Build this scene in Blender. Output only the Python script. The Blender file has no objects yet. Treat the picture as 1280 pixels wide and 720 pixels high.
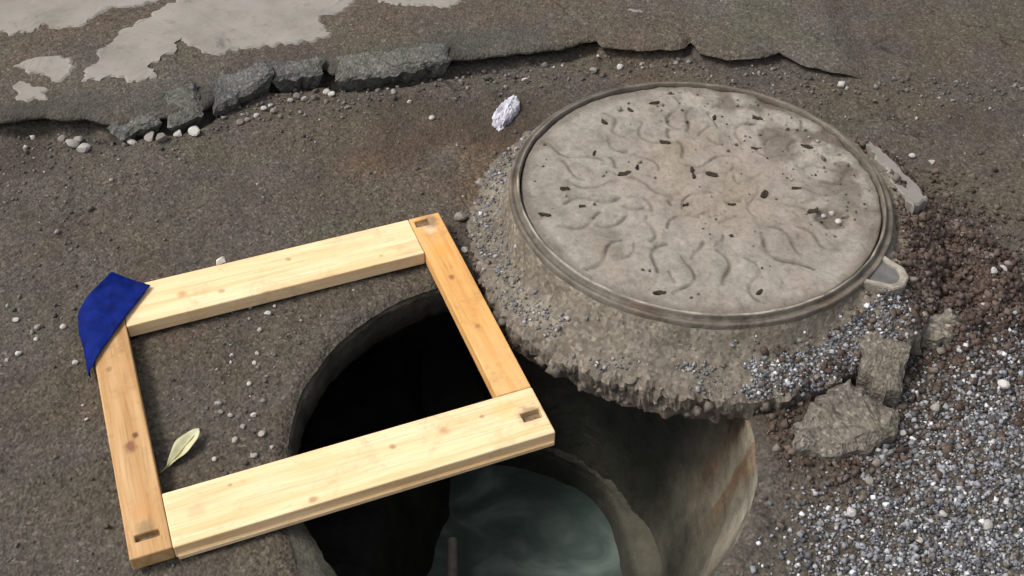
import bpy, bmesh, math, random
import numpy as np
from mathutils import Matrix, Vector

rng = np.random.default_rng(7)
random.seed(7)
scene = bpy.context.scene

# ------------------------------------------------------------------ camera
cam_d = bpy.data.cameras.new("camera")
cam_d.sensor_width = 36.0
cam_d.lens = 36.0 * 1433.0 / 1280.0
cam_d.clip_start = 0.02
cam_d.clip_end = 500.0
cam = bpy.data.objects.new("camera", cam_d)
scene.collection.objects.link(cam)
_p, _r = math.radians(44.013), math.radians(1.118)
_f = Vector((0, math.cos(_p), -math.sin(_p)))
_x = Vector((1, 0, 0)); _u = _x.cross(_f)
_x2 = math.cos(_r) * _x + math.sin(_r) * _u
_u2 = -math.sin(_r) * _x + math.cos(_r) * _u
cam.matrix_world = Matrix(((_x2.x, _u2.x, -_f.x, 0), (_x2.y, _u2.y, -_f.y, 0),
                           (_x2.z, _u2.z, -_f.z, 1.45), (0, 0, 0, 1)))
scene.camera = cam

# ------------------------------------------------------------------ sky, sun, exposure
SUN_EL, SUN_AZ = math.radians(54), math.radians(-94)      # azimuth from +Y, clockwise positive
world = bpy.data.worlds.new("World"); scene.world = world
world.use_nodes = True
wn, wl = world.node_tree.nodes, world.node_tree.links
sky = wn.new("ShaderNodeTexSky"); sky.sky_type = 'NISHITA'
sky.sun_disc = False
sky.sun_elevation = SUN_EL; sky.sun_rotation = SUN_AZ
sky.dust_density = 4.0; sky.ozone_density = 0.6; sky.air_density = 1.0
hsv = wn.new("ShaderNodeHueSaturation"); hsv.inputs['Saturation'].default_value = 0.35
wl.new(sky.outputs[0], hsv.inputs['Color'])
wl.new(hsv.outputs[0], wn['Background'].inputs['Color'])
wn['Background'].inputs['Strength'].default_value = 0.13
sun_d = bpy.data.lights.new("sun", 'SUN'); sun_d.energy = 1.5
sun_d.angle = math.radians(14); sun_d.color = (1.0, 0.95, 0.88)
sun = bpy.data.objects.new("sun", sun_d); scene.collection.objects.link(sun)
_sd = Vector((math.sin(SUN_AZ) * math.cos(SUN_EL), math.cos(SUN_AZ) * math.cos(SUN_EL), math.sin(SUN_EL)))
sun.rotation_euler = _sd.to_track_quat('Z', 'Y').to_euler()
sun.location = (-3, 2, 5)
scene.view_settings.view_transform = 'Standard'
scene.view_settings.look = 'None'
scene.view_settings.gamma = 1.0
scene.view_settings.use_curve_mapping = False
scene.view_settings.exposure = 0.5

# ------------------------------------------------------------------ helpers
COL = scene.collection

def hash2(ix, iy, seed):
    n = (ix.astype(np.int64) * 374761393 + iy.astype(np.int64) * 668265263 + seed * 1442695041) & 0xFFFFFFFF
    n = ((n ^ (n >> 13)) * 1274126177) & 0xFFFFFFFF
    n = ((n ^ (n >> 16)) * 2246822519) & 0xFFFFFFFF
    return ((n ^ (n >> 15)) & 0xFFFF) / 65535.0

def vnoise(x, y, seed=0):
    x = np.asarray(x, float); y = np.asarray(y, float)
    ix = np.floor(x); iy = np.floor(y); fx = x - ix; fy = y - iy
    ix = ix.astype(np.int64); iy = iy.astype(np.int64)
    ux = fx * fx * fx * (fx * (fx * 6 - 15) + 10); uy = fy * fy * fy * (fy * (fy * 6 - 15) + 10)
    a = hash2(ix, iy, seed); b = hash2(ix + 1, iy, seed)
    c = hash2(ix, iy + 1, seed); d = hash2(ix + 1, iy + 1, seed)
    return ((a * (1 - ux) + b * ux) * (1 - uy) + (c * (1 - ux) + d * ux) * uy) * 2 - 1

def fbm(x, y, scale, octaves=4, seed=0, gain=0.5):
    s, amp, tot = 0.0, 1.0, 0.0
    for o in range(octaves):
        s = s + amp * vnoise(np.asarray(x) * scale * 2 ** o, np.asarray(y) * scale * 2 ** o, seed + o * 17)
        tot += amp; amp *= gain
    return s / tot

def sstep(a, b, x):
    t = np.clip((np.asarray(x, float) - a) / (b - a), 0, 1)
    return t * t * (3 - 2 * t)

def mesh_np(name, V, F, mat=None, smooth=False, attrs=None, parent=None, link=True):
    """V (n,3) array, F (m,k) array or list of tuples"""
    me = bpy.data.meshes.new(name)
    V = np.ascontiguousarray(V, dtype=np.float32)
    if isinstance(F, np.ndarray):
        k = F.shape[1]; m = F.shape[0]
        me.vertices.add(len(V)); me.vertices.foreach_set("co", V.ravel())
        me.loops.add(m * k); me.loops.foreach_set("vertex_index", F.astype(np.int32).ravel())
        me.polygons.add(m)
        me.polygons.foreach_set("loop_start", np.arange(0, m * k, k, dtype=np.int32))
        me.polygons.foreach_set("loop_total", np.full(m, k, dtype=np.int32))
    else:
        me.from_pydata([tuple(map(float, v)) for v in V], [], F)
    me.update(calc_edges=True)
    me.validate()
    if smooth:
        me.polygons.foreach_set("use_smooth", np.ones(len(me.polygons), dtype=bool))
    if attrs:
        for an, av in attrs.items():
            av = np.asarray(av, dtype=np.float32)
            if av.ndim == 1:
                at = me.attributes.new(an, 'FLOAT', 'POINT'); at.data.foreach_set("value", av)
            else:
                at = me.attributes.new(an, 'FLOAT_COLOR', 'POINT'); at.data.foreach_set("color", av.ravel())
    if mat: me.materials.append(mat)
    o = bpy.data.objects.new(name, me)
    if link: COL.objects.link(o)
    if parent: o.parent = parent
    return o

def bm_obj(name, bm, mat, parent=None, smooth=False):
    me = bpy.data.meshes.new(name); bm.to_mesh(me); bm.free()
    if smooth:
        me.polygons.foreach_set("use_smooth", np.ones(len(me.polygons), dtype=bool))
    if mat: me.materials.append(mat)
    o = bpy.data.objects.new(name, me); COL.objects.link(o)
    if parent: o.parent = parent
    return o

def tag(o, label=None, cat=None, group=None, kind=None):
    if label: o["label"] = label
    if cat: o["category"] = cat
    if group: o["group"] = group
    if kind: o["kind"] = kind
    return o

def empty(name, loc=(0, 0, 0), rz=0):
    o = bpy.data.objects.new(name, None); COL.objects.link(o)
    o.location = loc; o.rotation_euler = (0, 0, rz); o.empty_display_size = 0.05
    return o

def grid_faces(nr, nc, wrap=False):
    i = np.arange(nr - 1)[:, None]; j = np.arange(nc if wrap else nc - 1)[None, :]
    a = i * nc + j; b = i * nc + (j + 1) % nc
    return np.stack([a, b, b + nc, a + nc], -1).reshape(-1, 4)

# ------------------------------------------------------------------ materials
class NT:
    def __init__(s, name, rough=0.9, spec=0.25):
        s.m = bpy.data.materials.new(name); s.m.use_nodes = True
        s.n = s.m.node_tree.nodes; s.l = s.m.node_tree.links
        s.b = s.n["Principled BSDF"]
        s.b.inputs["Roughness"].default_value = rough
        s.b.inputs["Specular IOR Level"].default_value = spec
        s.tc = s.n.new("ShaderNodeTexCoord")
    def link(s, a, b): s.l.new(a, b)
    def coord(s, scale=(1, 1, 1), src='Object'):
        mp = s.n.new("ShaderNodeMapping"); mp.inputs['Scale'].default_value = scale
        s.link(s.tc.outputs[src], mp.inputs[0]); return mp.outputs[0]
    def noise(s, scale, detail=4, rough=0.55, vec=None, dist=0.0):
        t = s.n.new("ShaderNodeTexNoise"); t.inputs['Scale'].default_value = scale
        t.inputs['Detail'].default_value = detail; t.inputs['Roughness'].default_value = rough
        t.inputs['Distortion'].default_value = dist
        s.link(vec if vec is not None else s.tc.outputs['Object'], t.inputs['Vector']); return t.outputs['Fac']
    def voro(s, scale, feature='F1', vec=None, out='Distance'):
        t = s.n.new("ShaderNodeTexVoronoi"); t.feature = feature; t.inputs['Scale'].default_value = scale
        s.link(vec if vec is not None else s.tc.outputs['Object'], t.inputs['Vector']); return t.outputs[out]
    def ramp(s, fac, stops, interp='LINEAR'):
        r = s.n.new("ShaderNodeValToRGB"); e = r.color_ramp.elements; r.color_ramp.interpolation = interp
        while len(e) < len(stops): e.new(0.5)
        for k, (p, c) in enumerate(stops):
            e[k].position = p
            e[k].color = (c, c, c, 1) if isinstance(c, (int, float)) else (*c, 1)
        s.link(fac, r.inputs[0]); return r.outputs[0]
    def mix(s, fac, a, b, mode='MIX'):
        t = s.n.new("ShaderNodeMix"); t.data_type = 'RGBA'; t.blend_type = mode
        for sock, v in ((t.inputs[0], fac), (t.inputs[6], a), (t.inputs[7], b)):
            if isinstance(v, (int, float)): sock.default_value = v
            elif isinstance(v, tuple): sock.default_value = (*v, 1)
            else: s.link(v, sock)
        return t.outputs[2]
    def attr(s, name, out='Fac'):
        a = s.n.new("ShaderNodeAttribute"); a.attribute_name = name; return a.outputs[out]
    def math(s, op, a, b=0.0):
        t = s.n.new("ShaderNodeMath"); t.operation = op
        for sock, v in ((t.inputs[0], a), (t.inputs[1], b)):
            if isinstance(v, (int, float)): sock.default_value = v
            else: s.link(v, sock)
        return t.outputs[0]
    def color(s, c):
        if isinstance(c, tuple): s.b.inputs['Base Color'].default_value = (*c, 1)
        else: s.link(c, s.b.inputs['Base Color'])
    def bump(s, h, strength=0.5, dist=0.002):
        b = s.n.new("ShaderNodeBump"); b.inputs['Strength'].default_value = strength
        b.inputs['Distance'].default_value = dist
        s.link(h, b.inputs['Height']); s.link(b.outputs[0], s.b.inputs['Normal'])

def asphalt_mat(name, dark, mid, light, brown, dirt, brown_amt=(0.48, 0.68)):
    t = NT(name, 0.92, 0.2)
    base = t.ramp(t.noise(7, 6, 0.6), [(0.28, dark), (0.5, mid), (0.74, light)])
    br = t.ramp(t.noise(2.6, 5, 0.6, dist=0.4), [(brown_amt[0], 0.0), (brown_amt[1], 1.0)])
    c = t.mix(br, base, brown)
    # aggregate grains of differing colour
    ol = t.ramp(t.noise(4.3, 4, 0.6, t.coord((1, 1.4, 1)), 0.5), [(0.45, 0.0), (0.68, 0.6)])
    c = t.mix(ol, c, tuple(v * k for v, k in zip(mid, (1.02, 1.06, 0.86))))
    c = t.mix(t.attr("rusty"), c, (.118, .076, .045))
    cr = t.n.new("ShaderNodeTexVoronoi"); cr.feature = 'DISTANCE_TO_EDGE'; cr.inputs['Scale'].default_value = 2.3
    wv_ = t.n.new("ShaderNodeMix"); wv_.data_type = 'RGBA'; wv_.blend_type = 'LINEAR_LIGHT'; wv_.inputs[0].default_value = 0.16
    nz = t.n.new("ShaderNodeTexNoise"); nz.inputs['Scale'].default_value = 6; nz.inputs['Detail'].default_value = 6; t.link(t.tc.outputs['Object'], nz.inputs[0])
    t.link(t.tc.outputs['Object'], wv_.inputs[6]); t.link(nz.outputs['Color'], wv_.inputs[7]); t.link(wv_.outputs[2], cr.inputs['Vector'])
    hair = t.math('MULTIPLY', t.ramp(cr.outputs['Distance'], [(0.0, 1.0), (0.006, 0.6), (0.012, 0.0)]), t.ramp(t.noise(3.1, 3), [(0.5, 0.0), (0.62, 0.75)]))
    c = t.mix(hair, c, (.028, .024, .02))
    vc = t.voro(190, out='Color')
    sep = t.n.new("ShaderNodeSeparateColor"); t.link(vc, sep.inputs[0])
    gr = t.ramp(sep.outputs[0], [(0.0, 0.68), (0.45, 0.97), (0.8, 1.08), (0.95, 1.35), (1.0, 1.7)])
    c = t.mix(1.0, c, gr, 'MULTIPLY')
    sp = t.ramp(t.noise(95, 3, 0.7), [(0.3, 0.62), (0.5, 1.0), (0.72, 1.3)])
    c = t.mix(0.8, c, sp, 'MULTIPLY')
    c = t.mix(t.attr("dirt"), c, t.mix(t.noise(40, 4), dirt, tuple(v * 0.45 for v in dirt)))
    t.color(c)
    h = t.math('ADD', t.math('MULTIPLY', t.voro(170), 0.9), t.noise(120, 4, 0.7))
    t.bump(h, 0.75, 0.004)
    return t.m

M = {}
M['asphalt'] = asphalt_mat('asphalt', (.064, .056, .047), (.081, .070, .058), (.097, .085, .071), (.090, .068, .048), (.060, .045, .036))
M['pavement'] = asphalt_mat('old_pavement', (.066, .060, .051), (.090, .080, .066), (.112, .10, .083), (.098, .074, .055), (.062, .060, .056), (0.42, 0.62))
M['chunk'] = asphalt_mat('broken_asphalt', (.06, .06, .057), (.11, .107, .10), (.17, .163, .15), (.08, .068, .058), (.06, .05, .04), (0.55, 0.75))
M['slab'] = asphalt_mat('broken_mortar', (.12, .104, .09), (.18, .158, .137), (.23, .203, .177), (.10, .084, .07), (.06, .05, .04), (0.5, 0.8))

t = NT('cement', 0.93, 0.2)
c = t.ramp(t.noise(9, 6, 0.6), [(0.25, (.175, .16, .138)), (0.5, (.245, .226, .198)), (0.78, (.285, .265, .236))])
c = t.mix(t.ramp(t.noise(30, 5, 0.7), [(0.55, 0.0), (0.75, 0.6)]), c, (.12, .106, .088))
c = t.mix(t.ramp(t.noise(7, 8, 0.75, dist=.8), [(0.60, 0.0), (0.66, 0.5), (0.74, 0.9)]), c, (.088, .076, .062))
t.color(c); t.bump(t.noise(150, 4, 0.6), 0.3, 0.002); M['cement'] = t.m

t = NT('dusty_iron', 0.85, 0.25)
c = t.ramp(t.noise(11, 6, 0.62), [(0.25, (.215, .190, .158)), (0.5, (.288, .258, .217)), (0.78, (.335, .306, .265))])
c = t.mix(t.ramp(t.noise(5, 5, 0.6, dist=0.6), [(0.52, 0.0), (0.72, 0.55)]), c, (.215, .165, .115))
c = t.mix(t.ramp(t.noise(70, 4, 0.7), [(0.5, 0.0), (0.8, 0.55)]), c, (.14, .122, .10))
c = t.mix(1.0, c, t.ramp(t.noise(26, 4, 0.65), [(0.28, 0.70), (0.5, 1.0), (0.7, 1.14)]), 'MULTIPLY')
c = t.mix(t.math('MULTIPLY', t.attr('groove'), 0.95), c, (.07, .057, .046))
c = t.mix(t.math('MULTIPLY', t.attr('tan'), 0.6), c, (.255, .20, .145))
c = t.mix(t.attr('soil'), c, t.mix(t.noise(60, 4), (.085, .066, .05), (.17, .14, .112)))
c = t.mix(1.0, c, t.ramp(t.noise(140, 4, 0.75), [(0.3, 0.72), (0.5, 1.0), (0.72, 1.16)]), 'MULTIPLY')
t.color(c); t.bump(t.noise(95, 7, 0.75), 0.85, 0.004); M['lid'] = t.m

t = NT('worn_iron', 0.72, 0.3)
c = t.ramp(t.noise(20, 6, 0.65), [(0.3, (.05, .042, .033)), (0.5, (.105, .09, .071)), (0.72, (.18, .158, .128))])
c = t.mix(t.ramp(t.noise(7, 4, 0.6), [(0.55, 0.0), (0.7, 0.7)]), c, (.12, .07, .038))
c = t.mix(t.ramp(t.noise(16, 6, 0.7, dist=.5), [(0.5, 0.0), (0.66, 0.85)]), c, t.mix(t.noise(60, 4), (.115, .095, .075), (.22, .192, .158)))
c = t.mix(t.math('MULTIPLY', t.attr('edge'), t.ramp(t.noise(26, 5, .7), [(0.35, 0.25), (0.6, 1.0)])), c, (.42, .38, .32))
t.color(c); t.bump(t.noise(75, 6, 0.7), 0.8, 0.004); M['ring'] = t.m

t = NT('dark_iron', 0.7, 0.3)
t.color(t.ramp(t.noise(40, 4), [(0.3, (.085, .085, .08)), (0.7, (.15, .145, .135))])); t.bump(t.noise(150, 4), 0.3, 0.002)
M['dark_iron'] = t.m

t = NT('earth_collar', 0.95, 0.15)
c = t.ramp(t.noise(9, 6, 0.65), [(0.25, (.095, .080, .064)), (0.5, (.165, .143, .113)), (0.76, (.225, .20, .163))])
c = t.mix(t.ramp(t.noise(14, 4, 0.6, dist=.5), [(0.55, 0.0), (0.75, 0.6)]), c, (.12, .115, .075))
c = t.mix(t.attr('dirt'), c, t.mix(t.noise(45, 4), (.085, .066, .052), (.20, .17, .138)))
vc = t.voro(170, out='Color'); sep = t.n.new("ShaderNodeSeparateColor"); t.link(vc, sep.inputs[0])
c = t.mix(1.0, c, t.ramp(sep.outputs[1], [(0, 0.7), (0.5, 1.0), (0.9, 1.25), (1, 1.6)]), 'MULTIPLY')
t.color(c); t.bump(t.math('ADD', t.math('MULTIPLY', t.voro(150), .4), t.noise(90, 5, .7)), 0.6, 0.004); M['collar'] = t.m

t = NT('stones', 0.8, 0.3)
c = t.mix(1.0, t.attr('tint', 'Color'), t.ramp(t.noise(220, 3), [(0.3, 0.8), (0.7, 1.15)]), 'MULTIPLY')
t.color(c); M['stones'] = t.m

t = NT('pale_pebble', 0.7, 0.3)
oi = t.n.new("ShaderNodeObjectInfo")
c = t.ramp(oi.outputs['Random'], [(0.0, (.15, .13, .11)), (0.4, (.29, .265, .235)), (0.8, (.52, .50, .47)), (1, (.33, .275, .225))])
c = t.mix(1.0, c, t.ramp(t.noise(120, 3), [(0.3, 0.75), (0.7, 1.1)]), 'MULTIPLY')
t.color(c); t.bump(t.noise(200, 3), .3, .001); M['pebble'] = t.m

def wood_mat(name, pale, mid, dark, knot, spots=()):
    t = NT(name, 0.6, 0.3)
    oi = t.n.new("ShaderNodeObjectInfo")
    add = t.n.new("ShaderNodeVectorMath"); add.operation = 'ADD'
    comb = t.n.new("ShaderNodeCombineXYZ")
    t.link(t.math('MULTIPLY', oi.outputs['Random'], 7.0), comb.inputs[0]); t.link(t.math('MULTIPLY', oi.outputs['Random'], 3.0), comb.inputs[1])
    t.link(t.tc.outputs['Object'], add.inputs[0]); t.link(comb.outputs[0], add.inputs[1])
    mp = t.n.new("ShaderNodeMapping"); mp.inputs['Scale'].default_value = (2.2, 34, 34); t.link(add.outputs[0], mp.inputs[0])
    g = t.noise(1.6, 6, 0.62, mp.outputs[0], 0.35)
    c = t.ramp(g, [(0.25, dark), (0.45, mid), (0.68, pale)])
    mpf = t.n.new("ShaderNodeMapping"); mpf.inputs['Scale'].default_value = (5, 170, 170); t.link(add.outputs[0], mpf.inputs[0])
    fine = t.noise(1.5, 5, 0.7, mpf.outputs[0], 0.2)
    c = t.mix(1.0, c, t.ramp(fine, [(0.30, 0.72), (0.46, 1.0), (0.7, 1.06)]), 'MULTIPLY')
    grime = t.math('MULTIPLY', t.ramp(t.noise(11, 7, 0.75, add.outputs[0], 0.5), [(0.52, 0.0), (0.70, 0.7)]), t.ramp(t.noise(60, 4, 0.7, add.outputs[0]), [(0.4, 0.3), (0.6, 1.0)]))
    c = t.mix(grime, c, tuple(v * 0.55 for v in mid))
    big = t.noise(5, 3, 0.5, add.outputs[0])
    c = t.mix(t.ramp(big, [(0.5, 0.0), (0.7, 0.55)]), c, mid)
    kn = t.ramp(t.voro(8.5, vec=add.outputs[0]), [(0.0, 1.0), (0.05, 0.9), (0.10, 0.0)])
    c = t.mix(t.math('MULTIPLY', kn, 0.6), c, knot)
    c = t.mix(t.ramp(t.noise(28, 4, .7, add.outputs[0]), [(0.6, 0.0), (0.8, 0.45)]), c, knot)
    for sx, sy, sr, amt, col in spots:                     # knots and marks at their own place on the board
        mp2 = t.n.new("ShaderNodeMapping"); mp2.inputs['Location'].default_value = (-sx / sr, -sy / sr * 1.3, 0); mp2.inputs['Scale'].default_value = (1 / sr, 1.3 / sr, 0)
        t.link(t.tc.outputs['Object'], mp2.inputs[0])
        ln = t.n.new("ShaderNodeVectorMath"); ln.operation = 'LENGTH'; t.link(mp2.outputs[0], ln.inputs[0])
        wob = t.math('ADD', ln.outputs['Value'], t.math('MULTIPLY', t.math('SUBTRACT', t.noise(90, 3), 0.5), 1.0))
        c = t.mix(t.math('MULTIPLY', t.ramp(wob, [(0.45, 1.0), (0.62, 0.6), (1.0, 0.0)]), amt), c, col)
    t.color(c); t.bump(g, 0.25, 0.0012)
    return t.m
KN = (.20, .10, .045)
PALE = ((.85, .66, .42), (.78, .55, .30), (.62, .385, .17), (.38, .21, .085))
M['wood_near'] = wood_mat('pale_pine_near', *PALE, [(.05, .012, .008, .6, KN), (.20, .02, .006, .55, KN), (-.09, -.04, .010, .55, KN), (-.2, .03, .005, .5, KN), (-.15, .01, .03, .25, (.85, .62, .42)), (-.07, .035, .05, .35, (.75, .50, .25)), (.24, .02, .03, .5, (.72, .46, .18)), (.275, -.002, .030, .65, (.20, .14, .06)), (-.255, .0, .02, .3, (.35, .25, .14))])
M['wood_far'] = wood_mat('pale_pine_far', *PALE, [(.03, .02, .007, .55, KN), (-.1, -.02, .009, .5, KN), (.19, -.03, .005, .5, KN), (.15, .0, .05, .3, (.80, .55, .30))])
M['wood_right'] = wood_mat('honey_pine', (.72, .44, .19), (.64, .34, .11), (.50, .235, .065), (.28, .11, .04), [(.055, .006, .009, .75, (.22, .07, .03)), (-.075, .004, .007, .6, KN), (-.14, .006, .03, .5, (.70, .32, .12)), (.13, .0, .03, .5, (.62, .30, .05)), (.195, 0, .02, .6, (.78, .55, .38)), (.215, -.006, .026, .7, (.16, .12, .09))])
M['wood_left'] = wood_mat('brown_pine', (.56, .36, .18), (.46, .26, .105), (.33, .175, .065), (.20, .09, .04), [(-.055, .0, .016, .75, (.17, .055, .035)), (-.035, -.01, .008, .8, (.05, .02, .015)), (-.18, 0, .028, .45, (.55, .26, .10)), (.12, .01, .008, .5, KN), (-.215, .0, .02, .6, (.20, .15, .08))])
t = NT('end_grain', 0.75, 0.2); t.color(t.ramp(t.noise(90, 4), [(0.3, (.10, .065, .038)), (0.7, (.26, .175, .10))])); M['wood_end'] = t.m

t = NT('blue_tape', 0.7, 0.08)
t.color(t.ramp(t.noise(45, 4), [(0.3, (.001, .006, .075)), (0.7, (.003, .016, .165))])); t.bump(t.math('ADD', t.noise(30, 4, .6), t.math('MULTIPLY', t.noise(400, 2), .25)), 0.7, 0.004); M['tape'] = t.m

t = NT('dry_leaf', 0.6, 0.3)
t.color(t.ramp(t.noise(60, 4), [(0.3, (.42, .40, .22)), (0.7, (.58, .55, .36))])); M['leaf'] = t.m
t = NT('leaf_stem', 0.6, 0.3); t.color((.30, .30, .12)); M['leaf_stem'] = t.m
t = NT('dark_flake', 0.8, 0.2); t.color(t.ramp(t.noise(150, 2), [(0.3, (.018, .014, .010)), (0.7, (.05, .036, .024))])); M['flake'] = t.m
t = NT('pale_scrap', 0.45, 0.4); t.color(t.ramp(t.noise(50, 4), [(0.3, (.32, .31, .36)), (0.7, (.62, .61, .66))])); M['scrap'] = t.m
t = NT('wood_chip', 0.6, 0.3); t.color((.75, .70, .62)); M['chip'] = t.m

t = NT('shaft_concrete', 0.8, 0.3)
mp = t.coord((9, 9, 1.6))
c = t.ramp(t.noise(1.0, 6, 0.6, mp), [(0.3, (.085, .083, .062)), (0.5, (.15, .14, .105)), (0.72, (.23, .205, .155))])
c = t.mix(t.attr('rust'), c, t.mix(t.noise(30, 4), (.14, .07, .03), (.07, .04, .022)))
c = t.mix(t.attr('damp_shade'), c, t.mix(t.attr('mud'), t.mix(t.noise(14, 5), (.026, .027, .021), (.05, .05, .038)), t.mix(t.noise(30, 5), (.010, .009, .0075), (.032, .027, .022))))  # shade painted into the wall colour, with damp and dark soil tones
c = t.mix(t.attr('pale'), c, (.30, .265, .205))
c = t.mix(1.0, c, t.ramp(t.noise(22, 6, 0.7), [(0.3, 0.6), (0.5, 1.0), (0.7, 1.25)]), 'MULTIPLY')
t.color(c); t.bump(t.noise(38, 6, 0.7), 0.9, 0.010); M['shaft'] = t.m
t = NT('wet_soil', 0.75, 0.3); t.color(t.ramp(t.noise(25, 5), [(0.3, (.008, .007, .006)), (0.7, (.022, .019, .016))])); t.bump(t.noise(40, 5), .6, .01); M['mud'] = t.m
t = NT('murky_water', 0.12, 0.5)
c = t.ramp(t.noise(6.5, 3, 0.5, t.coord((1.2, 1.5, 1)), 0.9), [(0.35, (.055, .078, .072)), (0.53, (.09, .115, .105)), (0.76, (.18, .22, .205))])
t.color(c); t.bump(t.noise(14, 2, .5, dist=.4), 0.15, 0.006); M['water'] = t.m
t = NT('grey_stick', 0.7, 0.3); t.color(t.ramp(t.noise(40, 4), [(0.3, (.13, .12, .105)), (0.7, (.24, .22, .19))])); M['stick'] = t.m

# ------------------------------------------------------------------ layout constants (metres)
HC = np.array([0.022, 1.167]); HR = 0.365            # shaft
CC = np.array([0.343, 1.659])                        # manhole head centre
FR_C = (-0.339, 1.282); FR_TH = 0.387                # wooden frame

CRACK = [(-60, 1.938), (-1.179, 1.938), (-1.08, 1.941), (-0.984, 1.959), (-0.902, 1.967), (-0.829, 1.944), (-0.75, 1.966), (-0.664, 1.998), (-0.618, 2.073), (-0.551, 2.143), (-0.488, 2.136), (-0.424, 2.164), (-0.409, 2.145), (-0.295, 2.162), (-0.155, 2.208), (-0.01, 2.243), (0.1, 2.267), (0.185, 2.317), (0.197, 2.29), (0.286, 2.287), (0.388, 2.297), (0.404, 2.325), (0.418, 2.278), (0.476, 2.253), (0.56, 2.266), (0.605, 2.291), (0.648, 2.243), (0.715, 2.21), (0.767, 2.198), (1.1, 2.21)]
cx_, cy_ = np.array(CRACK).T
def crack_y(x):
    return np.interp(x, cx_, cy_) + 0.006 * fbm(x, x * 0 + 3.3, 30, 3, 91) + 0.012 * fbm(x, x * 0 + 1.1, 9, 2, 93)
def gz(x, y):
    """height of the road surface"""
    x = np.asarray(x, float); y = np.asarray(y, float)
    z = 0.004 * fbm(x, y, 3.0, 3, 11) + 0.0034 * fbm(x, y, 20, 3, 23) + 0.0016 * fbm(x, y, 55, 2, 27)
    z = z + 0.0016 * fbm(x, y, 110, 2, 31, 0.7)
    tr_ = np.exp(-((y - crack_y(x) + 0.008) / 0.020) ** 2) * sstep(0.80, 0.55, x)
    z = z - (0.011 + 0.007 * sstep(0.0, -0.2, x)) * tr_
    # crumbled soil heap beside the manhole head
    d = np.hypot((x - 0.80) / 0.17, (y - 1.50) / 0.30)
    m = sstep(1.0, 0.3, d)
    z = z + m * (0.042 + 0.034 * fbm(x, y, 22, 4, 41))
    # rubble between shaft and heap
    d2 = np.hypot((x - 0.58) / 0.22, (y - 1.22) / 0.17)
    m2 = sstep(1.0, 0.3, d2)
    z = z + m2 * (0.004 + 0.012 * fbm(x, y, 35, 4, 47))
    # gravel bed
    z = z + 0.006 * gravel_mask(x, y) * (0.6 + fbm(x, y, 30, 3, 51))
    far = np.maximum(np.abs(x) - 1.6, np.abs(y - 1.6) - 1.4)
    return z * sstep(1.5, 0.0, far)

def gravel_mask(x, y):
    s = (x - 0.42) * 0.83 - (y - 1.02) * 0.55 + 0.05 * fbm(x, y, 8, 3, 61)
    return sstep(-0.03, 0.17, s) * sstep(1.42, 1.30, y - 0.25 * (x - .85))

# ------------------------------------------------------------------ road: one sheet with the shaft opening
def axis_lines(a, b, step, far):
    core = np.arange(a, b + step / 2, step)
    out, d, p = [], step, b
    while p < far:
        d *= 1.35; p += d; out.append(p)
    lo, d, p = [], step, a
    while p > -far:
        d *= 1.35; p -= d; lo.append(p)
    return np.concatenate([np.array(lo[::-1]), core, np.array(out)])

def rim_r(th):
    """radius of the road edge round the shaft"""
    base = 0.3745 + 0.004 * fbm(np.cos(th) * 3, np.sin(th) * 3, 1.5, 3, 71)
    low = np.exp(-((np.mod(th - math.radians(222) + np.pi, 2 * np.pi) - np.pi) / 0.33) ** 2)
    return base + 0.040 * low

xs = axis_lines(-1.30, 1.30, 0.0042, 60.0); ys = axis_lines(0.80, 2.35, 0.0042, 60.0)
X, Y = np.meshgrid(xs, ys)
x, y = X.ravel(), Y.ravel()
dx, dy = x - HC[0], y - HC[1]
rad = np.hypot(dx, dy); th = np.arctan2(dy, dx); rr = rim_r(th)
inside = rad < rr
F = grid_faces(len(ys), len(xs))
fi = inside[F]
keep = ~fi.all(1)
# snap the inner vertices of straddling faces on to the rim
touch = np.zeros(len(x), bool); touch[F[keep & fi.any(1)].ravel()] = True
snap = touch & inside
x = np.where(snap, HC[0] + np.cos(th) * rr, x); y = np.where(snap, HC[1] + np.sin(th) * rr, y)
F = F[keep]
z = gz(x, y)
rad2 = np.hypot(x - HC[0], y - HC[1])
z = z - 0.008 * np.exp(-((rad2 - rr) / 0.010) ** 2)
dirt = np.clip(sstep(1.15, 0.5, np.hypot((x - .80) / .17, (y - 1.50) / .30)) + 0.9 * sstep(1.1, .4, np.hypot((x - .56) / .2, (y - 1.2) / .16)), 0, 1)
dirt = np.clip(dirt * (0.75 + 0.6 * fbm(x, y, 14, 3, 81)), 0, 1)
dirt = np.maximum(dirt, 0.55 * sstep(0.1, 0.5, fbm(x, y, 4.0, 4, 83)) * sstep(.5, .0, np.abs(y - 1.95)))
rusty = np.clip(np.exp(-(np.hypot((x + .12) / .26, (y - 1.88) / .13)) ** 2) * (0.95 + 1.2 * fbm(x, y, 7, 4, 87)), 0, .95)
used = np.zeros(len(x), bool); used[F.ravel()] = True
remap = np.cumsum(used) - 1
road = mesh_np("road", np.stack([x, y, z], 1)[used], remap[F], M['asphalt'], True, {'dirt': dirt[used], 'rusty': rusty[used]})
tag(road, "worn dusty dark asphalt road surface round the open shaft", None, None, "structure")

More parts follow.
